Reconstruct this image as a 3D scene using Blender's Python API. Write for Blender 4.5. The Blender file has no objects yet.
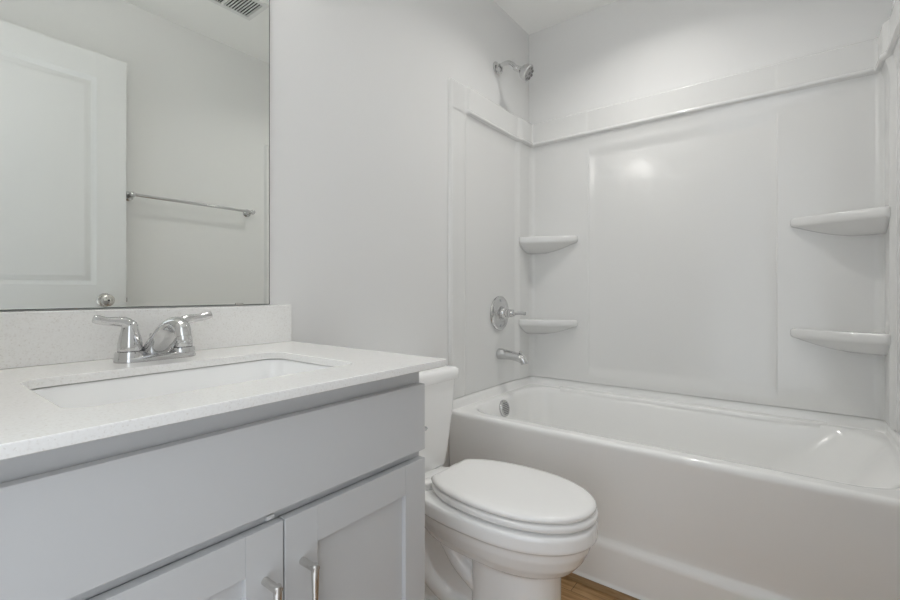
import bpy, bmesh, math
from mathutils import Vector, Matrix
sc = bpy.context.scene
COL = sc.collection
PI = math.pi

# ------------------------------------------------------------------ camera, world, lights, exposure
cd = bpy.data.cameras.new('camera')
cam = bpy.data.objects.new('camera', cd); COL.objects.link(cam)
cd.sensor_width = 36.0; cd.lens = 18.0; cd.clip_start = 0.01
cam.location = (1.231, 0.0, 1.042)
cam.rotation_euler = (PI/2, 0, math.radians(37.5))
cd.shift_y = -8/900
sc.camera = cam

w = bpy.data.worlds.new('daylit_hall'); sc.world = w; w.use_nodes = True
bg = w.node_tree.nodes['Background']
# the hall beyond the doorway: daylight fill, its uneven strengths by direction made up to balance the room's light
WORLD = dict(rh=1.95, rl=1.5, lh=0.3, ll=1.75)      # right/left of the doorway, high/low
WCOL = (0.885, 0.94, 1.0)
def hall_light():
    nt = w.node_tree; N = nt.nodes; L = nt.links
    tc = N.new('ShaderNodeTexCoord'); sx = N.new('ShaderNodeSeparateXYZ'); L.new(tc.outputs['Generated'], sx.inputs[0])
    def mr(out, a, b_):
        m = N.new('ShaderNodeMapRange'); m.interpolation_type = 'SMOOTHSTEP'
        m.inputs[1].default_value = a; m.inputs[2].default_value = b_; L.new(out, m.inputs[0]); return m.outputs[0]
    fx_, fz_ = mr(sx.outputs[0], -0.35, 0.35), mr(sx.outputs[2], -0.25, 0.25)
    def mix(f, a, b_):
        m = N.new('ShaderNodeMix'); L.new(f, m.inputs[0])
        for sock, v_ in ((m.inputs[2], a), (m.inputs[3], b_)):
            if isinstance(v_, float): sock.default_value = v_
            else: L.new(v_, sock)
        return m.outputs[0]
    s_ = mix(fx_, mix(fz_, float(WORLD['ll']), float(WORLD['lh'])), mix(fz_, float(WORLD['rl']), float(WORLD['rh'])))
    L.new(s_, bg.inputs[1]); bg.inputs[0].default_value = (*WCOL, 1)
hall_light()
CAN_POWER = 4.2
VANITY_EMIT = 10.5
sc.view_settings.view_transform = 'Standard'; sc.view_settings.look = 'None'
sc.view_settings.gamma = 1.0; sc.view_settings.use_curve_mapping = False
sc.view_settings.exposure = 0.0
sc.cycles.max_bounces = 14; sc.cycles.diffuse_bounces = 10; sc.cycles.glossy_bounces = 6
sc.cycles.blur_glossy = 0.6
sc.cycles.sample_clamp_indirect = 6.0

# ------------------------------------------------------------------ materials
def mat(name, col, rough=0.5, metal=0.0, coat=0.0, spec=0.5, emit=None, es=0.0):
    m = bpy.data.materials.new(name); m.use_nodes = True
    b = m.node_tree.nodes['Principled BSDF']
    b.inputs['Base Color'].default_value = (*col, 1)
    b.inputs['Roughness'].default_value = rough
    b.inputs['Metallic'].default_value = metal
    b.inputs['Specular IOR Level'].default_value = spec
    if coat:
        b.inputs['Coat Weight'].default_value = coat; b.inputs['Coat Roughness'].default_value = 0.05
    if emit:
        b.inputs['Emission Color'].default_value = (*emit, 1); b.inputs['Emission Strength'].default_value = es
    return m
def nodes(m):
    nt = m.node_tree
    return nt, nt.nodes, nt.links, nt.nodes['Principled BSDF']
def coords(nt, scale=(1, 1, 1)):
    t = nt.nodes.new('ShaderNodeTexCoord'); mp = nt.nodes.new('ShaderNodeMapping')
    mp.inputs['Scale'].default_value = scale
    nt.links.new(t.outputs['Object'], mp.inputs['Vector'])
    return mp.outputs['Vector']
def ramp(nt, fac, stops):
    r = nt.nodes.new('ShaderNodeValToRGB')
    while len(r.color_ramp.elements) < len(stops): r.color_ramp.elements.new(0.5)
    for e, (p, c) in zip(r.color_ramp.elements, stops):
        e.position = p; e.color = (*c, 1)
    nt.links.new(fac, r.inputs['Fac'])
    return r.outputs['Color']
def add_bump(m, scale, strength, dist=0.001):
    nt, N, L, b = nodes(m)
    n = N.new('ShaderNodeTexNoise'); n.inputs['Scale'].default_value = scale; n.inputs['Detail'].default_value = 2
    L.new(coords(nt), n.inputs['Vector'])
    bp = N.new('ShaderNodeBump'); bp.inputs['Strength'].default_value = strength; bp.inputs['Distance'].default_value = dist
    L.new(n.outputs['Fac'], bp.inputs['Height']); L.new(bp.outputs['Normal'], b.inputs['Normal'])

M = {}
M['wall'] = mat('wall_paint', (0.775, 0.775, 0.77), 0.55, spec=0.3); add_bump(M['wall'], 180, 0.06)
M['ceiling'] = mat('ceiling_paint', (0.925, 0.925, 0.91), 0.75, spec=0.2); add_bump(M['ceiling'], 120, 0.08)
M['acrylic'] = mat('white_acrylic', (0.745, 0.745, 0.736), 0.16, coat=0.25)
M['tub'] = mat('white_tub_acrylic', (0.875, 0.875, 0.865), 0.14, coat=0.3)
M['porcelain'] = mat('white_porcelain', (0.94, 0.94, 0.935), 0.08, coat=0.5)
M['seat'] = mat('white_seat_plastic', (0.90, 0.895, 0.885), 0.16)
M['cabinet'] = mat('grey_cabinet_paint', (0.568, 0.574, 0.582), 0.38, spec=0.4); add_bump(M['cabinet'], 260, 0.02)
M['chrome'] = mat('chrome', (0.65, 0.65, 0.65), 0.06, metal=1.0)
M['nickel'] = mat('brushed_nickel', (0.66, 0.64, 0.61), 0.26, metal=1.0)
M['mirror'] = mat('mirror_silver', (0.865, 0.885, 0.855), 0.0, metal=1.0)
M['mirror_edge'] = mat('mirror_edge_glass', (0.10, 0.12, 0.11), 0.15)
M['dark'] = mat('dark_void', (0.03, 0.03, 0.03), 0.6)
M['rubber'] = mat('grey_rubber', (0.16, 0.16, 0.16), 0.5)
M['plastic'] = mat('white_plastic', (0.80, 0.80, 0.79), 0.35)
M['greyplastic'] = mat('grey_plastic', (0.33, 0.33, 0.33), 0.35)
M['doorpaint'] = mat('white_door_paint', (0.76, 0.765, 0.765), 0.35, spec=0.4)
M['vent'] = mat('white_vent_metal', (0.78, 0.78, 0.77), 0.4)
M['glass_lamp'] = mat('frosted_lamp_glass', (0.9, 0.88, 0.84), 0.3, emit=(1.0, 0.98, 0.945), es=VANITY_EMIT)
M['can_lens'] = mat('recessed_lens', (0.9, 0.9, 0.9), 0.4, emit=(1.0, 0.98, 0.95), es=8.0)
# quartz: off-white with fine grey and beige specks
M['quartz'] = mat('white_quartz', (0.84, 0.83, 0.81), 0.16, coat=0.15)
nt, N, L, b = nodes(M['quartz'])
v = N.new('ShaderNodeTexVoronoi'); v.inputs['Scale'].default_value = 420
L.new(coords(nt), v.inputs['Vector'])
n1 = N.new('ShaderNodeTexNoise'); n1.inputs['Scale'].default_value = 260; n1.inputs['Detail'].default_value = 3
L.new(coords(nt), n1.inputs['Vector'])
c1 = ramp(nt, n1.outputs['Fac'], [(0.30, (0.80, 0.785, 0.765)), (0.42, (0.86, 0.852, 0.835)), (0.62, (0.88, 0.875, 0.86))])
mx = N.new('ShaderNodeMixRGB'); mx.blend_type = 'MULTIPLY'; mx.inputs[0].default_value = 0.5
sep = N.new('ShaderNodeSeparateColor'); L.new(v.outputs['Color'], sep.inputs[0])
c2 = ramp(nt, sep.outputs[0], [(0.0, (0.80, 0.77, 0.73)), (0.06, (1, 1, 1)), (1.0, (1, 1, 1))])
L.new(c1, mx.inputs[1]); L.new(c2, mx.inputs[2]); L.new(mx.outputs[0], b.inputs['Base Color'])
# wood floor: planks running along x
def wood(name, plank=True, tint=1.0):
    m = mat(name, (0.3, 0.2, 0.1), 0.42)
    nt, N, L, b = nodes(m)
    n = N.new('ShaderNodeTexNoise'); n.inputs['Scale'].default_value = 6; n.inputs['Detail'].default_value = 8; n.inputs['Distortion'].default_value = 0.6
    L.new(coords(nt, (1.2, 14, 14)), n.inputs['Vector'])
    col = ramp(nt, n.outputs['Fac'], [(0.28, (0.21*tint, 0.105*tint, 0.034*tint)), (0.5, (0.39*tint, 0.225*tint, 0.088*tint)), (0.72, (0.52*tint, 0.335*tint, 0.165*tint))])
    if plank:
        br = N.new('ShaderNodeTexBrick'); br.inputs['Scale'].default_value = 1
        br.inputs['Color1'].default_value = (0.85, 0.85, 0.85, 1); br.inputs['Color2'].default_value = (1.1, 1.1, 1.1, 1)
        br.inputs['Mortar'].default_value = (0.25, 0.2, 0.15, 1)
        br.inputs['Mortar Size'].default_value = 0.0012; br.inputs['Brick Width'].default_value = 1.22; br.inputs['Row Height'].default_value = 0.15
        L.new(coords(nt), br.inputs['Vector'])
        mx = N.new('ShaderNodeMixRGB'); mx.blend_type = 'MULTIPLY'; mx.inputs[0].default_value = 1
        L.new(col, mx.inputs[1]); L.new(br.outputs['Color'], mx.inputs[2]); col = mx.outputs[0]
    L.new(col, b.inputs['Base Color'])
    return m
M['floor'] = wood('oak_vinyl_planks')
M['woodtrim'] = wood('oak_trim', False, 0.72)

# ------------------------------------------------------------------ helpers
ORG = {}
def empty(name, label, cat, loc, group=None):
    o = bpy.data.objects.new(name, None); COL.objects.link(o); o.location = loc
    o.empty_display_size = 0.05
    o['label'] = label; o['category'] = cat
    if group: o['group'] = group
    ORG[o] = Vector(loc)
    return o
def tag(o, label, cat, group=None):
    o['label'] = label; o['category'] = cat
    if group: o['group'] = group
    return o
def struct(o): o['kind'] = 'structure'; return o

class G:
    """vertices and faces of one mesh, in world coordinates"""
    def __init__(s): s.v = []; s.f = []
    def add(s, vs, fs):
        k = len(s.v); s.v += [Vector(p) for p in vs]; s.f += [tuple(i+k for i in f) for f in fs]; return s
    def box(s, x0, x1, y0, y1, z0, z1, bev=0.0, seg=2):
        bm = bmesh.new(); bmesh.ops.create_cube(bm, size=1)
        for q in bm.verts:
            q.co = Vector(((x0+x1)/2+q.co.x*(x1-x0), (y0+y1)/2+q.co.y*(y1-y0), (z0+z1)/2+q.co.z*(z1-z0)))
        if bev: bmesh.ops.bevel(bm, geom=bm.edges[:], offset=bev, segments=seg, profile=0.5, affect='EDGES')
        return s.bm(bm)
    def bm(s, bm):
        bm.verts.ensure_lookup_table(); bm.verts.index_update()
        s.add([q.co.copy() for q in bm.verts], [[q.index for q in f.verts] for f in bm.faces]); bm.free(); return s
    def loft(s, rings, closed=True, cap0=False, cap1=False):
        n = len(rings[0]); vs = [p for r in rings for p in r]; fs = []
        m = n if closed else n-1
        for i in range(len(rings)-1):
            for j in range(m):
                a = i*n+j; c = i*n+(j+1) % n
                fs.append((a, c, c+n, a+n))
        if cap0: fs.append(tuple(range(n))[::-1])
        if cap1: fs.append(tuple(range((len(rings)-1)*n, len(rings)*n)))
        return s.add(vs, fs)
    def lathe(s, prof, org, axis, n=32, cap=True):
        """prof: list of (radius, distance along axis)"""
        a = Vector(axis).normalized(); u = a.orthogonal().normalized(); w_ = a.cross(u); o = Vector(org)
        rings = [[o + a*h + (u*math.cos(2*PI*k/n) + w_*math.sin(2*PI*k/n))*max(r, 1e-5) for k in range(n)] for r, h in prof]
        return s.loft(rings, True, cap, cap)
    def tube(s, path, rad, n=16, cap=True, flat=None):
        """path points, radius (number or list); flat=(scale list) squashes along the path binormal"""
        P = [Vector(p) for p in path]; m = len(P)
        R = rad if isinstance(rad, (list, tuple)) else [rad]*m
        T = []
        for i in range(m):
            T.append((P[min(i+1, m-1)]-P[max(i-1, 0)]).normalized())
        u = T[0].orthogonal().normalized(); rings = []
        for i in range(m):
            u = (u - T[i]*u.dot(T[i])).normalized(); w_ = T[i].cross(u)
            rings.append([P[i] + (u*math.cos(2*PI*k/n) + w_*math.sin(2*PI*k/n))*R[i] for k in range(n)])
        return s.loft(rings, True, cap, cap)
    def build(s, name, m, parent=None, smooth=True, angle=35, recalc=True, wn=False):
        me = bpy.data.meshes.new(name)
        off = ORG.get(parent, Vector()) if parent else (sum(s.v, Vector())/len(s.v) if False else Vector())
        me.from_pydata([p-off for p in s.v], [], s.f)
        if recalc:
            bm = bmesh.new(); bm.from_mesh(me)
            bmesh.ops.remove_doubles(bm, verts=bm.verts[:], dist=1e-6)
            bmesh.ops.recalc_face_normals(bm, faces=bm.faces[:]); bm.to_mesh(me); bm.free()
        if smooth:
            me.polygons.foreach_set('use_smooth', [True]*len(me.polygons))
            me.set_sharp_from_angle(angle=math.radians(angle))
        me.materials.append(m)
        o = bpy.data.objects.new(name, me); COL.objects.link(o)
        if wn:
            wm = o.modifiers.new('flat_faces', 'WEIGHTED_NORMAL'); wm.keep_sharp = True; wm.weight = 100
        if parent: o.parent = parent; ORG[o] = off
        return o
def smooth_path(pts, k=8):
    """Catmull-Rom through points"""
    P = [Vector(p) for p in pts]; out = []
    for i in range(len(P)-1):
        a, b_, c, d = P[max(i-1, 0)], P[i], P[i+1], P[min(i+2, len(P)-1)]
        for j in range(k):
            t = j/k
            out.append(0.5*((2*b_)+(c-a)*t+(2*a-5*b_+4*c-d)*t*t+(3*b_-a-3*c+d)*t**3))
    out.append(P[-1]); return out
def lerp(a, b_, t): return a+(b_-a)*t
def resample(vals, k=8):
    out = []
    for i in range(len(vals)-1):
        for j in range(k): out.append(lerp(vals[i], vals[i+1], j/k))
    out.append(vals[-1]); return out
def rrect(x0, x1, y0, y1, r, z, n=8):
    out = []
    for cx, cy, a0 in ((x1-r, y1-r, 0), (x0+r, y1-r, 90), (x0+r, y0+r, 180), (x1-r, y0+r, 270)):
        for k in range(n+1):
            a = math.radians(a0+90*k/n)
            out.append(Vector((cx+r*math.cos(a), cy+r*math.sin(a), z)))
    return out
def sstep(a, b_, x):
    t = min(1, max(0, (x-a)/(b_-a))); return t*t*(3-2*t)

W = 1.52; YB = 2.36; YF = -0.02; H = 2.54; YT = 1.587     # room width, back wall, front wall, ceiling, tub front

# ------------------------------------------------------------------ room shell
struct(G().box(-0.12, W+0.12, YF-0.12, YB+0.12, -0.06, 0.0).build('floor', M['floor'], smooth=False))
struct(G().box(-0.12, W+0.12, YF-0.12, YB+0.12, H, H+0.06).build('ceiling', M['ceiling'], smooth=False))
struct(G().box(-0.12, 0, YF-0.12, YB+0.12, 0, H).build('wall_left', M['wall'], smooth=False))
struct(G().box(W, W+0.12, YF-0.12, YB+0.12, 0, H).build('wall_right', M['wall'], smooth=False))
struct(G().box(0, W, YB, YB+0.12, 0, H).build('wall_back', M['wall'], smooth=False))
DX0, DX1, DH = 0.60, 1.440, 2.195
g = G().box(0, DX0, YF-0.12, YF, 0, H).box(DX1, W, YF-0.12, YF, 0, H).box(DX0, DX1, YF-0.12, YF, DH, H)
struct(g.build('wall_front', M['wall'], smooth=False))
# white door lining of the doorway behind the camera
g = G().box(DX0, DX0+0.012, YF-0.12, YF, 0, DH-0.012).box(DX1-0.003, DX1, YF-0.12, YF, 0, DH-0.012).box(DX0, DX1, YF-0.12, YF, DH-0.012, DH)
struct(g.build('trim_1', M['doorpaint'], smooth=False))
# wood strip along the foot of the tub, baseboards
g = G(); prof = [(1.578, 0.0), (1.578, 0.016), (1.572, 0.0165), (1.565, 0.014), (1.560, 0.009), (1.557, 0.0)]
g.loft([[Vector((x, y, z)) for y, z in prof] for x in (0.016, W-0.016)], True, True, True)
struct(g.build('trim_2', M['woodtrim']))
def baseboard(name, x0, x1, y0, y1):
    struct(G().box(x0, x1, y0, y1, 0, 0.12, 0.003).build(name, M['doorpaint']))
baseboard('baseboard_left', 0, 0.013, 0.80, YT-0.03)
baseboard('baseboard_right', W-0.013, W, 0.0, YT-0.03)

# ------------------------------------------------------------------ open door, flat against the right wall
DXF, DXB = 1.402, 1.437
DY0, DY1, DZ0, DZ1 = -0.018, 0.790, 0.012, 2.172
def door_mesh():
    g = G()
    g.box(DXF+0.014, DXB, DY0, DY1, DZ0, DZ1)            # core
    st = 0.118
    yi0, yi1 = DY0+st, DY1-st
    zz = [(DZ0+0.24, 0.92), (1.075, DZ1-0.115)]
    # stiles and rails stand proud of the two panels
    g.box(DXF, DXF+0.0145, DY0, yi0, DZ0, DZ1, 0.001).box(DXF, DXF+0.0145, yi1, DY1, DZ0, DZ1, 0.001)
    g.box(DXF, DXF+0.0145, yi0, yi1, DZ0, zz[0][0], 0.0).box(DXF, DXF+0.0145, yi0, yi1, zz[0][1], zz[1][0], 0.0).box(DXF, DXF+0.0145, yi0, yi1, zz[1][1], DZ1, 0.0)
    for z0, z1 in zz:
        def ring(d, x): return [Vector((x, yi0+d, z0+d)), Vector((x, yi1-d, z0+d)), Vector((x, yi1-d, z1-d)), Vector((x, yi0+d, z1-d))]
        g.loft([ring(0, DXF), ring(0.004, DXF+0.002), ring(0.016, DXF+0.013), ring(0.024, DXF+0.013), ring(0.040, DXF+0.005), ring(0.05, DXF+0.004)], True, False, True)
    return g
door = door_mesh().build('door_1', M['doorpaint'], angle=60, recalc=False, wn=True); struct(door)
bm = bmesh.new(); bm.from_mesh(door.data); bmesh.ops.recalc_face_normals(bm, faces=bm.faces[:]); bm.to_mesh(door.data); bm.free()
KY, KZ = 0.702, 1.003
g = G().lathe([(0.0, 0), (0.033, 0), (0.033, 0.004), (0.029, 0.009), (0.013, 0.011), (0.011, 0.026), (0.018, 0.032), (0.026, 0.041), (0.0285, 0.048), (0.026, 0.056), (0.017, 0.061), (0.0, 0.0625)], (DXF, KY, KZ), (-1, 0, 0), 32)
o = g.build('door_knob', M['nickel'], door); o['label'] = 'brushed nickel round door knob'
o = G().lathe([(0.0, 0), (0.004, 0), (0.004, 0.002), (0, 0.002)], (DXF-0.0628, KY, KZ), (-1, 0, 0), 12).build('lock_pin', M['dark'], bpy.data.objects['door_knob'])
o = G().box(DXF+0.006, DXB-0.004, DY1, DY1+0.0012, KZ-0.028, KZ+0.028).build('latch_plate', M['nickel'], door, smooth=False)
o = G().box(DXF+0.012, DXB-0.010, DY1+0.001, DY1+0.009, KZ-0.010, KZ+0.010, 0.002).build('latch_bolt', M['nickel'], o)
for z in (0.25, 1.09, 1.95):
    G().lathe([(0, 0), (0.006, 0), (0.006, 0.09), (0, 0.09)], (DXF-0.003, DY0+0.006, z-0.045), (0, 0, 1), 12).build('door_hinge', M['nickel'], door)

# ------------------------------------------------------------------ mirror over the vanity
MY0, MY1, MZ0, MZ1 = 0.0, 0.727, 1.006, 2.05
mr = empty('wall_mirror', 'large frameless wall mirror standing over the quartz backsplash', 'mirror', (0.0, 0.36, MZ0))
G().box(0.0005, 0.0052, MY0, MY1, MZ0, MZ1).build('mirror_glass_edge', M['mirror_edge'], mr, smooth=False)
G().add([(0.0056, MY0+0.0015, MZ0+0.0015), (0.0056, MY1-0.0022, MZ0+0.0015), (0.0056, MY1-0.0022, MZ1-0.0015), (0.0056, MY0+0.0015, MZ1-0.0015)], [(0, 1, 2, 3)]).build('mirror_face', M['mirror'], mr, smooth=False, recalc=False)
for y in (0.145, 0.635):
    o = G().box(0.0058, 0.0085, y-0.011, y+0.011, MZ0, MZ0+0.0055, 0.0008).build('mirror_clip', M['nickel'], mr)
    o['label'] = 'small metal mirror clip'

# ------------------------------------------------------------------ vanity cabinet
CZ = 0.893; CT = 0.016; CB = CZ-CT
VY0, VY1, FX = 0.03, 0.766, 0.555
van = empty('vanity_cabinet', 'grey shaker bathroom vanity cabinet under the white quartz countertop', 'vanity cabinet', (0.28, 0.398, 0))
g = G().box(0.002, FX-0.019, VY0, VY0+0.016, 0.0, CB).box(0.002, FX-0.019, VY1-0.016, VY1, 0.0, CB)
g.box(0.002, FX-0.019, VY0+0.016, VY1-0.016, 0.095, 0.111).box(0.002, 0.010, VY0+0.016, VY1-0.016, 0.111, CB)
g.box(FX-0.09, FX-0.075, VY0+0.016, VY1-0.016, 0.0, 0.095)
g.build('carcass', M['cabinet'], van, smooth=False)
YM = 0.414
g = G()
fx0 = FX-0.019
g.box(fx0, FX, VY0, VY0+0.036, 0.095, CB, 0.0008).box(fx0, FX, VY1-0.036, VY1, 0.095, CB, 0.0008)
g.box(fx0, FX, VY0+0.036, VY1-0.036, 0.836, CB, 0.0008).box(fx0, FX, VY0+0.036, VY1-0.036, 0.672, 0.694, 0.0008).box(fx0, FX, VY0+0.036, VY1-0.036, 0.095, 0.135, 0.0008)
g.build('face_frame', M['cabinet'], van, angle=60, wn=True)
G().box(FX+0.003, FX+0.0205, 0.066, 0.7625, 0.692, 0.838, 0.0015).build('drawer_front', M['cabinet'], van, angle=60, wn=True)
def vanity_door(y0, y1, hy):
    z0, z1, st, x0, x1 = 0.105, 0.6735, 0.063, FX+0.003, FX+0.0205
    g = G().box(x0, x1, y0, y0+st, z0, z1, 0.0009).box(x0, x1, y1-st, y1, z0, z1, 0.0009)
    g.box(x0, x1, y0+st, y1-st, z1-st, z1, 0.0009).box(x0, x1, y0+st, y1-st, z0, z0+st, 0.0009)
    g.box(x0+0.002, x1-0.010, y0+st-0.002, y1-st+0.002, z0+st-0.002, z1-st+0.002)
    d = g.build('door', M['cabinet'], van, recalc=False, angle=60, wn=True)
    # slim pull: two short posts and a waisted grip
    h = G(); hx = x1+0.036
    zt, zb = 0.592, 0.470
    for z in (zt, zb):
        h.tube([(x1, hy, z), (x1+0.012, hy, z), (hx+0.004, hy, z)], [0.0062, 0.0060, 0.0062], 16)
    zs = [zt+0.007, zt-0.002, zt-0.02, (zt+zb)/2, zb+0.02, zb+0.002, zb-0.007]
    h.tube([(hx, hy, z) for z in zs], [0.0055, 0.0066, 0.0062, 0.0045, 0.0062, 0.0066, 0.0055], 16)
    hh = h.build('handle', M['nickel'], d); hh['label'] = 'satin nickel bar pull'
    return d
vanity_door(YM+0.0015, 0.7625, 0.4475)
vanity_door(0.066, YM-0.0015, 0.3805)
o = G().box(FX, FX+0.006, YM-0.022, YM-0.008, 0.675, 0.682, 0.001).build('door_bumper', M['plastic'], van)
o['label'] = 'tiny white door bumper'

# ------------------------------------------------------------------ quartz countertop, backsplash, sink, faucet
HX0, HX1, HY0, HY1 = 0.198, 0.505, 0.156, 0.631
CX0, CX1, CY0, CY1 = 0.0015, 0.6155, -0.016, 0.791
g = G(); k = 0.0018
outer = lambda d, z: rrect(CX0+d, CX1-d, CY0+d, CY1-d, 0.004-d*0.5, z)
inner = lambda d, z: rrect(HX0-d, HX1+d, HY0-d, HY1+d, 0.034+d, z)
rings = [inner(0, CB), inner(0, CZ-k), inner(k*0.3, CZ-k*0.3), inner(k, CZ), outer(k, CZ), outer(k*0.3, CZ-k*0.3), outer(0, CZ-k), outer(0, CB+k), outer(k, CB), inner(0, CB)]
g.loft(rings, True)
tag(g.build('countertop', M['quartz'], angle=60, wn=True), 'white speckled quartz countertop with a rectangular sink cutout', 'countertop')
tag(G().box(0.001, 0.021, CY0, CY1-0.001, CZ+0.0002, 1.003, 0.0015).build('backsplash', M['quartz'], angle=60, wn=True), 'low white quartz backsplash strip standing on the countertop below the mirror', 'backsplash')
sk = empty('sink', 'white rectangular undermount sink set into the quartz countertop', 'sink', (0.35, 0.393, 0.75))
g = G()
def srr(d, z, r): return rrect(HX0-d, HX1+d, HY0-d, HY1+d, r, z, 10)
zt = CB-0.0022
rings = [srr(0.018, zt-0.012, 0.05), srr(0.018, zt, 0.05), srr(0.006, zt, 0.042), srr(0.003, zt-0.001, 0.04), srr(0.001, zt-0.006, 0.038), srr(-0.006, zt-0.04, 0.042), srr(-0.014, zt-0.085, 0.055), srr(-0.028, zt-0.118, 0.06), srr(-0.055, zt-0.133, 0.06), srr(-0.10, zt-0.137, 0.045), srr(-0.135, zt-0.139, 0.015)]
g.loft(rings, True, False, True)
under = [srr(0.018, zt-0.012, 0.05), srr(0.008, zt-0.014, 0.05), srr(0.004, zt-0.05, 0.05), srr(-0.006, zt-0.10, 0.06), srr(-0.03, zt-0.138, 0.06), srr(-0.10, zt-0.149, 0.045)]
g.loft(under, True, False, True)
g.build('basin', M['porcelain'], sk, angle=50)
G().lathe([(0, 0), (0.031, 0), (0.031, 0.002), (0.026, 0.004), (0.02, 0.003), (0.0195, 0.0), (0.018, 0.006), (0.0, 0.008)], (0.352, 0.393, zt-0.1385), (0, 0, 1), 32).build('drain', M['chrome'], sk)

FXC, FYC = 0.102, 0.398
fa = empty('sink_faucet', 'chrome two-handle centerset faucet on the quartz countertop', 'faucet', (FXC, FYC, CZ))
g = G()
def stadium(hw, hl, z, n=16):
    out = []
    for k in range(n+1):
        a = -PI/2+PI*k/n-PI/2+PI/2
        out.append(Vector((FXC+hw*math.cos(a+PI/2), FYC+(hl-hw)+hw*math.sin(a+PI/2), z)))
    for k in range(n+1):
        a = PI/2+PI*k/n-PI/2+PI/2
        out.append(Vector((FXC+hw*math.cos(a+PI/2), FYC-(hl-hw)+hw*math.sin(a+PI/2), z)))
    return out
def stad(hw, hl, z, n=14):
    out = []
    for k in range(n+1):
        a = PI*k/n
        out.append(Vector((FXC+hw*math.cos(a), FYC+(hl-hw)+hw*math.sin(a), z)))
    for k in range(n+1):
        a = PI+PI*k/n
        out.append(Vector((FXC+hw*math.cos(a), FYC-(hl-hw)+hw*math.sin(a), z)))
    return out
g.loft([stad(0.029, 0.080, CZ+0.0003), stad(0.029, 0.080, CZ+0.006), stad(0.0275, 0.0785, CZ+0.010), stad(0.023, 0.074, CZ+0.0135), stad(0.012, 0.06, CZ+0.0145)], True, True, True)
for s in (-1, 1):   # collars under the handles
    g.lathe([(0.0275, 0.002), (0.0275, 0.018), (0.026, 0.0225), (0.022, 0.0235), (0.0, 0.0235)], (FXC, FYC+s*0.051, CZ), (0, 0, 1), 32)
g.build('base', M['chrome'], fa, angle=45)
for s in (-1, 1):
    hy = FYC+s*0.051; g = G()
    g.lathe([(0.0, 0.0238), (0.0225, 0.0238), (0.0232, 0.027), (0.0222, 0.040), (0.0195, 0.054), (0.0165, 0.066), (0.0145, 0.076), (0.012, 0.084), (0.007, 0.0885), (0.0, 0.090)], (FXC, hy, CZ), (0, 0, 1), 32)
    p = smooth_path([(FXC, hy-s*0.004, CZ+0.070), (FXC+0.001, hy+s*0.008, CZ+0.083), (FXC+0.002, hy+s*0.022, CZ+0.0865), (FXC+0.003, hy+s*0.041, CZ+0.0885), (FXC+0.004, hy+s*0.056, CZ+0.0925), (FXC+0.004, hy+s*0.064, CZ+0.095)], 5)
    g.tube(p, resample([0.0135, 0.0125, 0.0098, 0.0086, 0.0092, 0.0078], 5), 16)
    o = g.build('handle', M['chrome'], fa, angle=50)
g = G()
# swooping spout: an oval section that rises from the base and turns down at the tip
P = smooth_path([(FXC-0.004, FYC, CZ+0.0135), (FXC+0.012, FYC, CZ+0.028), (FXC+0.042, FYC, CZ+0.052), (FXC+0.076, FYC, CZ+0.076), (FXC+0.106, FYC, CZ+0.083), (FXC+0.130, FYC, CZ+0.074), (FXC+0.137, FYC, CZ+0.058)], 6)
ry = resample([0.032, 0.030, 0.026, 0.021, 0.0175, 0.0155, 0.0145], 6); rn = resample([0.016, 0.020, 0.019, 0.0155, 0.0145, 0.0145, 0.0135], 6)
rings = []
for i, p in enumerate(P):
    t = (P[min(i+1, len(P)-1)]-P[max(i-1, 0)]).normalized(); nrm = Vector((0, 1, 0)).cross(t)
    rings.append([p+Vector((0, 1, 0))*ry[i]*math.cos(2*PI*k/24)+nrm*rn[i]*math.sin(2*PI*k/24) for k in range(24)])
g.loft(rings, True, True, True)
g.build('spout', M['chrome'], fa, angle=60)
G().lathe([(0.0, 0.0), (0.0125, 0.0), (0.0128, 0.009), (0.0115, 0.0115), (0.0085, 0.0115), (0.008, 0.009), (0, 0.009)], P[-1]+Vector((-0.0004, 0, 0.0008)), (P[-1]-P[-2]), 24).build('aerator', M['chrome'], fa)
G().lathe([(0, 0), (0.003, 0), (0.003, 0.032), (0.0055, 0.034), (0.006, 0.04), (0.004, 0.044), (0, 0.045)], (FXC-0.026, FYC, CZ+0.012), (0, 0, 1), 14).build('lift_rod', M['chrome'], fa)

# ------------------------------------------------------------------ towel bar on the right wall (seen in the mirror)
tb = empty('towel_bar', 'chrome towel bar on the right wall, reflected in the mirror', 'towel bar', (W, 1.15, 1.537))
TBX, TBZ = W-0.070, 1.537
TY0, TY1 = 0.832, 1.468
for y in (TY0, TY1):
    g = G().lathe([(0, 0), (0.024, 0), (0.024, 0.006), (0.020, 0.010), (0.0125, 0.014), (0.010, 0.030), (0.010, 0.055), (0.013, 0.062), (0.0145, 0.070), (0.013, 0.079), (0.007, 0.083), (0, 0.084)], (W, y, TBZ), (-1, 0, 0), 28)
    g.build('post', M['chrome'], tb)
G().tube([(TBX, TY0, TBZ), (TBX, TY1, TBZ)], 0.0078, 20).build('bar', M['chrome'], tb)

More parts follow.
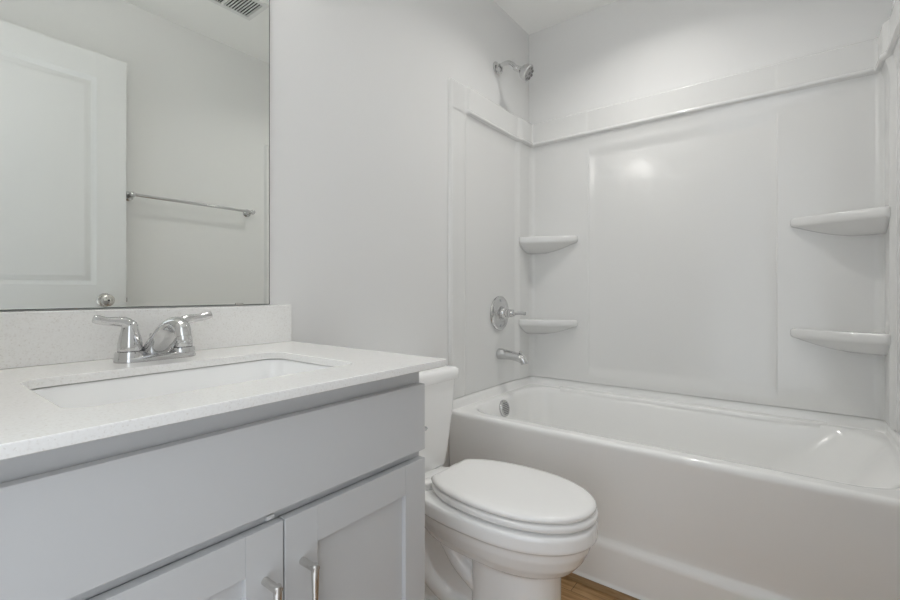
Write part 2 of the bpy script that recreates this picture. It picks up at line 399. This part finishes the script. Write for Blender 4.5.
# ------------------------------------------------------------------ ceiling vent (seen in the mirror)
vt = empty('ceiling_vent', 'white slatted air vent in the ceiling, reflected in the mirror', 'vent', (1.07, 1.15, H))
VX0, VX1, VV0, VV1 = 0.985, 1.137, 1.035, 1.268
g = G(); fr = 0.026; z0 = H-0.007
ro = lambda d, z: [Vector((VX0-fr+d, VV0-fr+d, z)), Vector((VX1+fr-d, VV0-fr+d, z)), Vector((VX1+fr-d, VV1+fr-d, z)), Vector((VX0-fr+d, VV1+fr-d, z))]
g.loft([ro(0, H-0.0002), ro(0.002, z0), ro(fr, z0), ro(fr, H-0.0002)], True)
g.build('frame', M['vent'], vt, smooth=False)
G().box(VX0, VX1, VV0, VV1, H-0.0016, H-0.0004).build('duct_shade', M['dark'], vt, smooth=False)  # dark sheet, paints the shade of the open duct behind the slats
for bank, (y0, y1, sgn) in enumerate(((VV0, 1.128, -1), (1.136, VV1, 1))):
    g = G(); n = 9
    for i in range(n):
        yc = y0+(i+0.5)*(y1-y0)/n
        dy = -0.0045 if bank == 0 else 0.0012; sgn = 1; a = (yc-sgn*dy, H-0.0020); c = (yc+sgn*dy, H-0.0085)
        g.add([(VX0, a[0], a[1]), (VX1, a[0], a[1]), (VX1, c[0], c[1]), (VX0, c[0], c[1]),
               (VX0, a[0]+0.0008, a[1]), (VX1, a[0]+0.0008, a[1]), (VX1, c[0]+0.0008, c[1]), (VX0, c[0]+0.0008, c[1])],
              [(0, 1, 2, 3), (7, 6, 5, 4), (0, 3, 7, 4), (1, 5, 6, 2), (3, 2, 6, 7), (0, 4, 5, 1)])
    g.build('louver_bank', M['vent'], vt, smooth=False)
G().box(VX0, VX1, 1.128, 1.136, H-0.008, H-0.0018).build('divider', M['vent'], vt, smooth=False)

# ------------------------------------------------------------------ lamps: vanity light above the mirror, recessed light over the tub
vl = empty('vanity_light', 'horizontal frosted glass bar light on the wall above the mirror', 'wall light', (0, 0.38, 2.20))
G().box(0.0, 0.020, 0.26, 0.50, 2.15, 2.25, 0.006).build('back_plate', M['nickel'], vl)
for y in (0.12, 0.64):
    sg = 1 if y > 0.3 else -1
    G().lathe([(0.0, 0.0), (0.060, 0.0), (0.060, 0.012), (0.052, 0.018), (0.0, 0.018)], (0.095, y, 2.20), (0, sg, 0), 28).build('end_cap', M['nickel'], vl)
G().tube([(0.018, 0.38, 2.20), (0.045, 0.38, 2.20)], 0.03, 20).build('stem', M['nickel'], vl)
G().lathe([(0.0, 0.0), (0.055, 0.0), (0.055, 0.52), (0.0, 0.52)], (0.095, 0.12, 2.20), (0, 1, 0), 36).build('lamp_shade', M['glass_lamp'], vl)
rl = empty('recessed_light', 'round recessed downlight in the ceiling over the tub', 'ceiling light', (0.70, 1.78, H))
G().lathe([(0.085, 0.0002), (0.085, 0.004), (0.066, 0.008), (0.063, 0.0002)], (0.70, 1.78, H), (0, 0, -1), 40, cap=False).build('trim_ring', M['plastic'], rl)
G().lathe([(0.0, 0.0015), (0.063, 0.0015), (0.063, 0.0005), (0, 0.0005)], (0.70, 1.78, H), (0, 0, -1), 40).build('lens', M['can_lens'], rl)
ld = bpy.data.lights.new('recessed_lamp', 'AREA'); ld.shape = 'DISK'; ld.size = 0.085; ld.energy = CAN_POWER; ld.color = (1.0, 0.98, 0.95); ld.spread = math.radians(140)
lo = bpy.data.objects.new('recessed_lamp', ld); COL.objects.link(lo); lo.parent = rl; lo.location = (0, 0, -0.009)

# ------------------------------------------------------------------ tub surround: one U of wall panels
RC = 0.055
XL = 0.0
def path(s):
    """s runs along the left wall from the tub front, round the back, to the right wall's front; returns point and inward normal"""
    L1 = YB-RC-YT; A = RC*PI/2; L2 = W-2*RC
    if s <= L1: return Vector((0, YT+s, 0)), Vector((1, 0, 0))
    s -= L1
    if s <= A:
        a = s/RC; c = Vector((RC, YB-RC, 0)); n_ = Vector((math.cos(a), -math.sin(a), 0)); return c-n_*RC, n_
    s -= A
    if s <= L2: return Vector((RC+s, YB, 0)), Vector((0, -1, 0))
    s -= L2
    if s <= A:
        a = s/RC; c = Vector((W-RC, YB-RC, 0)); n_ = Vector((-math.sin(a), -math.cos(a), 0)); return c-n_*RC, n_
    s -= A
    return Vector((W, YB-RC-s, 0)), Vector((-1, 0, 0))
SL1 = YB-RC-YT; SA = RC*PI/2; SL2 = W-2*RC; STOT = 2*SL1+2*SA+SL2
s_of_x = lambda x: SL1+SA+(x-RC)
PX0, PX1, PZ0, PZ1 = 0.362, 1.168, 0.62, 1.782
LIP, TOP, BOT = 1.868, 1.998, 0.562
PIL = 0.118; COLY = 2.20-YT
def prot(s, z, band):
    q = min(s, STOT-s)                         # same on both sides
    if q < 0.0005: return 0.0005
    p = 0.011
    p += 0.006*(1-sstep(PIL-0.012, PIL+0.004, q))             # pilaster along the front edge
    p += 0.014*sstep(COLY-0.035, COLY+0.012, q)-0.001*sstep(SL1, SL1+SA, q)     # corner column, deeper on the back wall
    if q < 0.016: p = 0.003+(p-0.003)*math.sin(min(1, q/0.016)*PI/2)
    pt, n_ = path(s)
    x = pt.x
    if s > SL1+SA and s < SL1+SA+SL2:
        inx = min(x-PX0, PX1-x)
        if band: p -= 0.003*sstep(-0.012, 0.008, inx)
        else:
            inz = min(z-PZ0, PZ1-z)
            vert = sstep(-0.03, 0.035, inz)
            p -= 0.0055*sstep(-0.006, 0.002, inx)*vert
            if inx > 0: p -= 0.0040*(1-max(0, 1-inx/0.05)**2)*vert
    if band:
        e = sstep(PIL-0.015, PIL+0.012, q)
        t = (z-LIP)/(TOP-LIP)
        p += e*(0.017+0.003*t)
        u_ = (z-LIP-0.0105)/0.0105
        if u_ < 1: p += e*0.010*math.sqrt(max(0, 1-u_*u_))
        if z > TOP-0.008: p -= 0.006*((z-TOP+0.008)/0.008)**2
    elif z > LIP-0.07:
        e = sstep(PIL-0.015, PIL+0.012, q)
        p += e*0.013*((z-LIP+0.07)/0.07)**2
    return max(p, 0.0008)
def ssamples():
    v_ = set()
    def rng(a, c, st):
        k = max(1, round((c-a)/st))
        for i in range(k+1): v_.add(round(a+(c-a)*i/k, 5))
    half = [(0, 0.016, 0.001), (0.016, PIL-0.018, 0.02), (PIL-0.018, PIL+0.014, 0.002), (PIL+0.014, COLY-0.037, 0.03), (COLY-0.037, COLY+0.014, 0.003), (COLY+0.014, SL1, 0.02)]
    for a, c, st in half:
        rng(a, c, st); rng(STOT-c, STOT-a, st)
    for a in (SL1, SL1+SA+SL2): rng(a, a+SA, SA/12)
    b0, b1 = s_of_x(PX0), s_of_x(PX1)
    rng(SL1+SA, b0-0.008, 0.03); rng(b1+0.008, SL1+SA+SL2, 0.03)
    for bb, sg in ((b0, 1), (b1, -1)):
        a, c = sorted((bb-sg*0.008, bb+sg*0.006)); rng(a, c, 0.001)
        a, c = sorted((bb+sg*0.006, bb+sg*0.066)); rng(a, c, 0.004)
    rng(b0+0.066, b1-0.066, 0.05)
    out = sorted(v_); res = [out[0]]
    for q in out[1:]:
        if q-res[-1] > 0.0004: res.append(q)
    return res
SS = ssamples()
def frange(a, c, st):
    k = max(1, round((c-a)/st)); return [a+(c-a)*i/k for i in range(k+1)]
ZP = frange(BOT, PZ0-0.034, 0.02)+frange(PZ0-0.03, PZ0+0.04, 0.005)+frange(PZ0+0.08, PZ1-0.08, 0.04)+frange(PZ1-0.04, PZ1+0.03, 0.005)+frange(PZ1+0.036, LIP+0.002, 0.006)
ZB = [LIP-0.003]+frange(LIP-0.0008, LIP+0.022, 0.001)+frange(LIP+0.03, TOP-0.014, 0.02)+frange(TOP-0.012, TOP, 0.001)
su = empty('tub_surround', 'glossy white moulded tub surround panels with corner shelves', 'tub surround', (0.76, YB, BOT))
def sheet(ss, zs, band):
    rings = []
    for z in zs:
        r = []
        for s in ss:
            p, n_ = path(s); q = p+n_*prot(s, max(z, LIP) if band else z, band); q.z = z; r.append(q)
        rings.append(r)
    if band:      # underside of the lip and the top ledge go back to the wall
        r0 = []; r1 = []
        for i, s in enumerate(ss):
            p, n_ = path(s); a = p+n_*max(0.0008, prot(s, LIP, True)-0.001); a.z = zs[0]
            rings[0][i] = a
            b0_ = p+n_*min(0.006, prot(s, LIP, True)); b0_.z = LIP-0.0035; r0.append(b0_)
            c_ = p+n_*0.0006; c_.z = TOP+0.002; r1.append(c_)
        rings = [r0]+rings+[r1]
    else:
        r0 = []
        for s in ss:
            p, n_ = path(s); a = p+n_*0.0006; a.z = zs[0]; r0.append(a)
        rings = [r0]+rings
    return G().loft(rings, False)
cut = SL1-0.02
iL = max(i for i, s in enumerate(SS) if s <= COLY-0.037+1e-6); iR = min(i for i, s in enumerate(SS) if s >= STOT-(COLY-0.037)-1e-6)
sheet(SS[:iL+1], ZP, False).build('side_panel', M['acrylic'], su, angle=55)
sheet(SS[iL:iR+1], ZP, False).build('back_panel', M['acrylic'], su, angle=55)
sheet(SS[iR:], ZP, False).build('side_panel', M['acrylic'], su, angle=55)
sheet(SS, ZB, True).build('top_band', M['acrylic'], su, angle=55)
# corner shelves, moulded into the surround: straight front edge, scooped underside
def shelf(side, zt):
    cx = 0.004; cy = YB-0.004
    A = Vector((0.308, YB-0.018, 0)); B = Vector((0.020, 2.192, 0))          # ends of the front edge
    def outline(k):
        pts = []
        # front edge from A to B with rounded ends, then back along the walls
        a2 = A+(B-A)*0.05+Vector((0, -0.004, 0)); b2 = B+(A-B)*0.05+Vector((0, -0.004, 0))
        ctrl = [Vector((0.304, YB-0.016, 0)), Vector((0.306, YB-0.030, 0)), Vector((0.301, YB-0.042, 0)), Vector((0.288, YB-0.052, 0))]
        for t in (0.2, 0.4, 0.6, 0.8): ctrl.append(Vector((lerp(0.288, 0.036, t), lerp(YB-0.052, 2.198, t)-0.010*math.sin(PI*t), 0)))
        ctrl += [Vector((0.042, 2.196, 0)), Vector((0.033, 2.194, 0)), Vector((0.025, 2.197, 0)), Vector((0.014, 2.206, 0))]
        pts = smooth_path(ctrl, 4)
        return pts
    base = outline(0); C = Vector((0.03, YB-0.03, 0))
    back = [Vector((cx, 2.26, 0)), Vector((cx, cy-0.03, 0)), Vector((cx+0.012, cy-0.012, 0)), Vector((cx+0.03, cy, 0)), Vector((0.12, cy, 0)), Vector((0.22, cy, 0))]
    full = base+back
    def ring(f, z):
        out = []
        for i, p in enumerate(full):
            q = C+(p-C)*f if i < len(base) else p.copy()
            if i < len(base):                       # keep the wall ends on the walls
                if i < 3: q.y = max(q.y, p.y) if f < 1 else p.y
                q.x = max(q.x, cx); q.y = min(q.y, cy)
            else:
                q = Vector((min(p.x, C.x+(p.x-C.x)*f) if p.x > C.x else p.x, max(p.y, C.y+(p.y-C.y)*f) if p.y < C.y else p.y, 0))
            q.z = z; out.append(q)
        return out
    prof = [(0.55, zt-0.005), (0.86, zt-0.005), (0.91, zt-0.003), (0.945, zt), (0.975, zt-0.001), (0.992, zt-0.005), (1.0, zt-0.012), (1.0, zt-0.024), (0.993, zt-0.031), (0.975, zt-0.036), (0.945, zt-0.039), (0.89, zt-0.044), (0.80, zt-0.053), (0.68, zt-0.064), (0.52, zt-0.076), (0.32, zt-0.086)]
    rings = [ring(f, z) for f, z in prof]
    if side: rings = [[Vector((W-p.x, p.y, p.z)) for p in r] for r in rings]
    o = G().loft(rings, True, True, True).build('corner_shelf', M['acrylic'], su, angle=60)
for side in (0, 1):
    for zt in (1.345, 0.893): shelf(side, zt)

# ------------------------------------------------------------------ bathtub
DZ = 0.515
tub = empty('bathtub', 'long white alcove bathtub with a smooth apron', 'bathtub', (0.76, 1.97, 0))
g = G()
X0, X1 = 0.003, W-0.003
n = 14
def tr(x0, x1, y0, y1, r, z, rr=None):
    rr = rr or r; out = []
    for cx, cy, a0, q in ((x1-rr, y1-rr, 0, rr), (x0+r, y1-r, 90, r), (x0+r, y0+r, 180, r), (x1-rr, y0+rr, 270, rr)):
        for k in range(n+1):
            a = math.radians(a0+90*k/n); out.append(Vector((cx+q*math.cos(a), cy+q*math.sin(a), z)))
    return out
ix0, ix1, iy0, iy1 = 0.070, 1.482, 1.652, 2.290
rings = [tr(X0, X1, YT+0.016, YB-0.003, 0.004, DZ), tr(ix0-0.02, ix1+0.02, iy0-0.016, iy1+0.02, 0.12, DZ+0.001, 0.15), tr(ix0-0.008, ix1+0.008, iy0-0.006, iy1+0.007, 0.115, DZ-0.001, 0.15), tr(ix0, ix1, iy0, iy1, 0.11, DZ-0.008, 0.16),
         tr(ix0+0.006, ix1-0.014, iy0+0.004, iy1-0.005, 0.11, DZ-0.025, 0.17), tr(ix0+0.022, ix1-0.09, iy0+0.014, iy1-0.016, 0.11, DZ-0.12, 0.20), tr(ix0+0.040, ix1-0.19, iy0+0.026, iy1-0.030, 0.11, DZ-0.24, 0.22),
         tr(ix0+0.062, ix1-0.28, iy0+0.045, iy1-0.052, 0.11, DZ-0.33, 0.20), tr(ix0+0.10, ix1-0.35, iy0+0.085, iy1-0.095, 0.10, DZ-0.375, 0.15), tr(ix0+0.17, ix1-0.43, iy0+0.16, iy1-0.17, 0.08, DZ-0.390), tr(ix0+0.3, ix1-0.55, iy0+0.26, iy1-0.27, 0.04, DZ-0.394)]
g.loft(rings, True, False, True)
# rim roll and apron, run along x
prof = [(YT+0.016, DZ), (YT+0.009, DZ-0.001), (YT+0.004, DZ-0.0045), (YT+0.001, DZ-0.010), (YT, DZ-0.017), (YT+0.0005, DZ-0.026), (YT+0.003, DZ-0.05), (YT+0.008, 0.36), (YT+0.014, 0.20), (YT+0.0145, 0.176), (YT+0.012, 0.166), (YT+0.004, 0.158), (YT-0.001, 0.150), (YT-0.003, 0.138), (YT-0.003, 0.03), (YT-0.005, 0.022), (YT-0.010, 0.019), (YT-0.0115, 0.014), (YT-0.0115, 0.0004), (YT+0.05, 0.0004)]
xs = [X0+(X1-X0)*i/24 for i in range(25)]
g.loft([[Vector((x, y, z)) for y, z in prof] for x in xs], False)
body = g.build('tub_body', M['tub'], tub, angle=50)
# raised back ledge and the upstand behind the rim
def upstand():
    rings = []
    ss = SS
    pr = [(0.030, DZ-0.001), (0.024, DZ+0.002), (0.0205, DZ+0.008), (0.0195, DZ+0.02), (0.0185, BOT-0.006), (0.0165, BOT-0.0035), (0.001, BOT-0.003)]
    for d, z in pr:
        r = []
        for s in ss:
            qe = min(s, STOT-s)
            p, n_ = path(s); q = p+n_*(0.0008+(d-0.0008)*math.sin(min(1, qe/0.02)*PI/2))
            q.z = z; r.append(q)
        rings.append(r)
    return G().loft(rings, False)
upstand().build('wall_flange', M['tub'], tub, angle=55)
g = G()
def ledge(d, z, e): return [Vector((0.20-e, YB-0.020, z)), Vector((0.20-e+0.03, YB-0.068-d, z)), Vector((0.40, YB-0.071-d, z)), Vector((1.10, YB-0.071-d, z)), Vector((1.33+e-0.03, YB-0.068-d, z)), Vector((1.33+e, YB-0.020, z))]
g.loft([ledge(0.001, DZ-0.008, 0.008), ledge(0.0, DZ+0.004, 0.004), ledge(-0.003, DZ+0.0075, 0.0), ledge(-0.008, DZ+0.009, -0.008)], True, False, True)
g.build('back_ledge', M['tub'], tub, angle=60)
oc = Vector((0.0835, 1.938, 0.464))
on = Vector((1, 0, 0.19)).normalized()
g = G().lathe([(0, -0.004), (0.042, -0.004), (0.042, 0.004), (0.039, 0.0085), (0.030, 0.0105), (0.0, 0.012)], oc, on, 36)
ov = g.build('overflow_plate', M['chrome'], tub); ov['label'] = 'round chrome overflow plate'
g = G()
u = on.cross(Vector((0, 1, 0))).normalized()
for i in range(-3, 4):
    for j in range(-3, 4):
        a_ = j*0.0092+(i % 2)*0.0046; b_ = i*0.0085
        if a_*a_+b_*b_ < 0.030**2:
            g.lathe([(0, 0.0), (0.0031, 0.0), (0.0031, 0.0010), (0, 0.0011)], oc+Vector((0, a_, 0))+u*b_+on*(0.0122-0.0016*min(1, math.hypot(a_, b_)/0.03)), on, 8)
g.build('overflow_slots', M['rubber'], ov, smooth=False)
G().lathe([(0, 0), (0.038, 0), (0.038, 0.003), (0.03, 0.006), (0, 0.008)], (0.36, 1.97, DZ-0.3935), (0, 0, 1), 32).build('drain', M['chrome'], tub)

# ------------------------------------------------------------------ shower valve, tub spout, shower head on the left wall
SX = 0.012; SY = 2.008
va = empty('shower_valve', 'round chrome shower valve with lever handle on the surround', 'shower valve', (SX, SY, 0.933))
G().lathe([(0, 0.0002), (0.088, 0.0002), (0.089, 0.003), (0.087, 0.008), (0.082, 0.0105), (0.077, 0.0095), (0.072, 0.0085), (0.062, 0.0115), (0.050, 0.017), (0.042, 0.020), (0.038, 0.019), (0.034, 0.0155), (0, 0.0155)], (SX, SY, 0.933), (1, 0, 0), 48).build('escutcheon', M['chrome'], va)
G().lathe([(0, 0.0150), (0.031, 0.0150), (0.031, 0.030), (0.027, 0.040), (0.022, 0.044), (0.022, 0.058), (0, 0.058)], (SX, SY, 0.933), (1, 0, 0), 32).build('sleeve', M['chrome'], va)
g = G().lathe([(0, 0.0582), (0.020, 0.0582), (0.021, 0.064), (0.019, 0.080), (0.016, 0.086), (0, 0.088)], (SX, SY, 0.933), (1, 0, 0), 28)
g.tube(smooth_path([(SX+0.075, SY, 0.933), (SX+0.100, SY, 0.935), (SX+0.125, SY, 0.936), (SX+0.152, SY, 0.934)], 5), resample([0.014, 0.0095, 0.0085, 0.0092], 5), 16)
g.build('handle', M['chrome'], va, angle=50)
for dz in (0.05, -0.05):
    G().lathe([(0, 0.0), (0.006, 0.0), (0.006, 0.003), (0, 0.004)], (SX+0.0115, SY, 0.933+dz*1.3), (1, 0, 0), 12).build('screw', M['chrome'], va)
sp = empty('tub_spout', 'chrome tub spout with diverter knob below the shower valve', 'tub spout', (SX, SY, 0.715))
g = G()
P = smooth_path([(SX+0.0005, SY, 0.722), (SX+0.012, SY, 0.722), (SX+0.05, SY, 0.721), (SX+0.095, SY, 0.716), (SX+0.126, SY, 0.709), (SX+0.143, SY, 0.697), (SX+0.149, SY, 0.682)], 6)
ry = resample([0.030, 0.030, 0.027, 0.025, 0.024, 0.022, 0.020], 6); rn = resample([0.029, 0.029, 0.025, 0.022, 0.022, 0.0205, 0.018], 6)
rings = []
for i, p in enumerate(P):
    t = (P[min(i+1, len(P)-1)]-P[max(i-1, 0)]).normalized(); nrm = Vector((0, 1, 0)).cross(t)
    rings.append([p+Vector((0, 1, 0))*ry[i]*math.cos(2*PI*k/24)+nrm*rn[i]*math.sin(2*PI*k/24) for k in range(24)])
g.loft(rings, True, True, True).build('spout_body', M['chrome'], sp, angle=55)
G().lathe([(0.0, 0.0), (0.004, 0.0), (0.004, 0.012), (0.008, 0.014), (0.0085, 0.019), (0.006, 0.023), (0, 0.024)], (SX+0.125, SY, 0.722), (0, 0, 1), 18).build('diverter_knob', M['chrome'], sp)
sh = empty('showerhead', 'chrome shower head on a bent arm high on the left wall', 'shower head', (0, 2.0, 2.205))
HYc = 1.998; HZ = 2.205
G().lathe([(0, 0.0003), (0.031, 0.0003), (0.031, 0.003), (0.026, 0.009), (0.014, 0.012), (0.0, 0.012)], (0, HYc, HZ), (1, 0, 0), 32).build('wall_escutcheon', M['chrome'], sh)
# the loose ring that has slid down the arm
ring = []
o_ = Vector((0.020, HYc, HZ-0.013))
ax = Vector((1, 0, -0.18)).normalized()
g = G().lathe([(0.0125, -0.002), (0.027, -0.002), (0.0275, 0.002), (0.023, 0.006), (0.0125, 0.007), (0.0125, -0.002)], o_, ax, 32, cap=False).build('loose_escutcheon', M['chrome'], sh)
P = smooth_path([(0.002, HYc, HZ), (0.045, HYc, HZ+0.006), (0.075, HYc, HZ+0.004), (0.098, HYc, HZ-0.012), (0.114, HYc, HZ-0.034)], 8)
G().tube(P, 0.0105, 18).build('arm', M['chrome'], sh)
hd = (P[-1]-P[-3]).normalized()
hd = Vector((0.83, 0.16, -0.53)).normalized()
g = G().lathe([(0, -0.006), (0.0135, -0.006), (0.0145, 0.0), (0.0145, 0.012), (0.012, 0.016), (0.0155, 0.021), (0.016, 0.030), (0.0195, 0.036), (0.031, 0.046), (0.0385, 0.060), (0.041, 0.074), (0.041, 0.079), (0.037, 0.081), (0.0, 0.081)], P[-1], hd, 36)
he = g.build('head', M['chrome'], sh)
G().lathe([(0, 0.0811), (0.036, 0.0811), (0.035, 0.083), (0, 0.084)], P[-1], hd, 32).build('spray_face', M['greyplastic'], he)
g = G(); u = Vector((0, 1, 0)); v2 = hd.cross(u)
for k in range(8):
    a = 2*PI*k/8; c = P[-1]+hd*0.082+(u*math.cos(a)+v2*math.sin(a))*0.025
    g.lathe([(0, 0), (0.0068, 0), (0.006, 0.004), (0, 0.0045)], c, hd, 12)
g.lathe([(0, 0), (0.008, 0), (0.007, 0.004), (0, 0.0045)], P[-1]+hd*0.082, hd, 12)
g.build('spray_nozzles', M['rubber'], he)

# ------------------------------------------------------------------ toilet
TY = 1.195
to = empty('toilet', 'white two-piece toilet with closed lid between the vanity and tub', 'toilet', (0.4, TY, 0))
def egg(xb, xc, xf, hw, z, nb=2.6, nf=2.1, cut=None, n=56, y=TY):
    out = []
    for k in range(n):
        a = 2*PI*k/n; c, s = math.cos(a), math.sin(a)
        if c >= 0: e = 2/nf; x = xc+(xf-xc)*abs(c)**e
        else: e = 2/nb; x = xc-(xc-xb)*abs(c)**e
        yy = math.copysign(abs(s)**e, s)*hw
        if cut is not None: x = max(x, cut)
        out.append(Vector((x, y+yy, z)))
    return out
# tank
g = G()
def trr(xa, xb, hw, r, z): return rrect(xa, xb, TY-hw, TY+hw, r, z, 8)
g.loft([trr(0.045, 0.165, 0.135, 0.04, 0.388), trr(0.032, 0.180, 0.152, 0.04, 0.391), trr(0.028, 0.187, 0.160, 0.036, 0.401), trr(0.026, 0.191, 0.168, 0.034, 0.45), trr(0.022, 0.199, 0.184, 0.032, 0.58), trr(0.020, 0.204, 0.193, 0.030, 0.712)], True, True, True)
g.build('tank', M['porcelain'], to, angle=50)
g = G()
g.loft([trr(0.016, 0.207, 0.197, 0.03, 0.7125), trr(0.011, 0.213, 0.205, 0.032, 0.715), trr(0.010, 0.215, 0.207, 0.033, 0.724), trr(0.010, 0.215, 0.207, 0.033, 0.742), trr(0.013, 0.212, 0.204, 0.032, 0.752), trr(0.022, 0.202, 0.193, 0.03, 0.758), trr(0.05, 0.17, 0.16, 0.02, 0.760)], True, True, True)
g.build('tank_lid', M['porcelain'], to, angle=50)
g = G().lathe([(0, 0), (0.013, 0), (0.013, 0.006), (0.009, 0.010), (0.009, 0.017), (0, 0.017)], (0.199, 1.075, 0.60), (1, 0, 0), 20)
g.tube(smooth_path([(0.212, 1.068, 0.602), (0.217, 1.11, 0.595), (0.219, 1.155, 0.582), (0.219, 1.182, 0.570)], 5), resample([0.008, 0.0065, 0.006, 0.0075], 5), 14)
o = g.build('flush_lever', M['chrome'], to, angle=50)
# bowl, pedestal and trapway fused into one porcelain body
g = G()
g.loft([egg(0.30, 0.53, 0.69, 0.075, 0.252), egg(0.265, 0.53, 0.722, 0.110, 0.258), egg(0.24, 0.535, 0.747, 0.132, 0.274), egg(0.22, 0.54, 0.771, 0.150, 0.302), egg(0.205, 0.545, 0.786, 0.161, 0.335), egg(0.198, 0.545, 0.792, 0.165, 0.360), egg(0.19, 0.545, 0.803, 0.172, 0.364), egg(0.19, 0.545, 0.805, 0.1735, 0.370), egg(0.19, 0.545, 0.805, 0.1735, 0.401), egg(0.195, 0.545, 0.801, 0.170, 0.4075), egg(0.22, 0.545, 0.775, 0.150, 0.409)], True, True, True)
g.loft([rrect(0.03, 0.34, TY-0.105, TY+0.105, 0.04, 0.345), rrect(0.022, 0.35, TY-0.125, TY+0.125, 0.04, 0.36), rrect(0.02, 0.36, TY-0.130, TY+0.130, 0.04, 0.384), rrect(0.028, 0.35, TY-0.123, TY+0.123, 0.036, 0.3915)], True, True, True)
g.loft([egg(0.435, 0.56, 0.716, 0.118, 0.0006, 4.5, 2.4), egg(0.437, 0.56, 0.714, 0.117, 0.015, 4.5, 2.4), egg(0.448, 0.56, 0.703, 0.109, 0.05, 4.5, 2.4), egg(0.452, 0.56, 0.697, 0.104, 0.15, 4.5, 2.4), egg(0.450, 0.56, 0.697, 0.104, 0.262, 4.5, 2.4)], True, True, True)
g.loft([rrect(0.10, 0.50, TY-0.112, TY+0.112, 0.05, 0.0006), rrect(0.10, 0.50, TY-0.110, TY+0.110, 0.05, 0.022), rrect(0.115, 0.50, TY-0.098, TY+0.098, 0.05, 0.035), rrect(0.13, 0.50, TY-0.072, TY+0.072, 0.05, 0.05), rrect(0.13, 0.48, TY-0.066, TY+0.066, 0.05, 0.20), rrect(0.08, 0.46, TY-0.068, TY+0.068, 0.05, 0.36)], True, True, True)
for s in (-1, 1):
    y = TY+s*0.068
    g.tube(smooth_path([(0.20, y, 0.345), (0.275, y, 0.325), (0.345, y, 0.270), (0.405, y, 0.205), (0.47, y, 0.165)], 7), 0.026, 20)
    g.tube(smooth_path([(0.13, y, 0.335), (0.185, y, 0.285), (0.225, y, 0.205), (0.275, y, 0.125), (0.355, y, 0.085), (0.46, y, 0.075)], 7), 0.027, 20)
    g.tube(smooth_path([(0.14, y, 0.22), (0.15, y, 0.14), (0.17, y, 0.05)], 7), 0.032, 20)
    g.lathe([(0, 0.0), (0.020, 0.0), (0.018, 0.012), (0.013, 0.020), (0, 0.024)], (0.30, TY+s*0.098, 0.030), (0, 0, 1), 20)
bowl = g.build('bowl', M['porcelain'], to, angle=180)
rm = bowl.modifiers.new('fuse', 'REMESH'); rm.mode = 'VOXEL'; rm.voxel_size = 0.0038; rm.use_smooth_shade = True
sm = bowl.modifiers.new('soften', 'SMOOTH'); sm.factor = 0.5; sm.iterations = 4
# seat, lid, hinges
sb = lambda d, z: egg(0.27+d, 0.55, 0.804-d, 0.167-d, z, nb=2.25, cut=0.305+d, y=TY+0.004)
g = G().loft([sb(0.030, 0.4105), sb(0.012, 0.4150), sb(0.003, 0.4165), sb(0.0, 0.4210), sb(0.0, 0.4300), sb(0.003, 0.4340), sb(0.012, 0.4355), sb(0.03, 0.4360)], True, True, True)
g.build('seat', M['seat'], to, angle=50)
lb = lambda d, z: egg(0.268+d, 0.55, 0.799-d, 0.165-d, z, nb=2.25, cut=0.308+d*0.6, y=TY+0.004)
g = G().loft([lb(0.026, 0.4355), lb(0.012, 0.4385), lb(0.004, 0.4395), lb(0.0, 0.4430), lb(0.0, 0.4490), lb(0.003, 0.4535), lb(0.011, 0.4565), lb(0.03, 0.4585), lb(0.07, 0.4600), lb(0.12, 0.4605)], True, True, True)
g.build('lid', M['seat'], to, angle=50)
for s in (-1, 1):
    g = G().box(0.266, 0.306, TY+s*0.078-0.022, TY+s*0.078+0.022, 0.405, 0.4305, 0.006, 3)
    g.build('hinge', M['seat'], to)
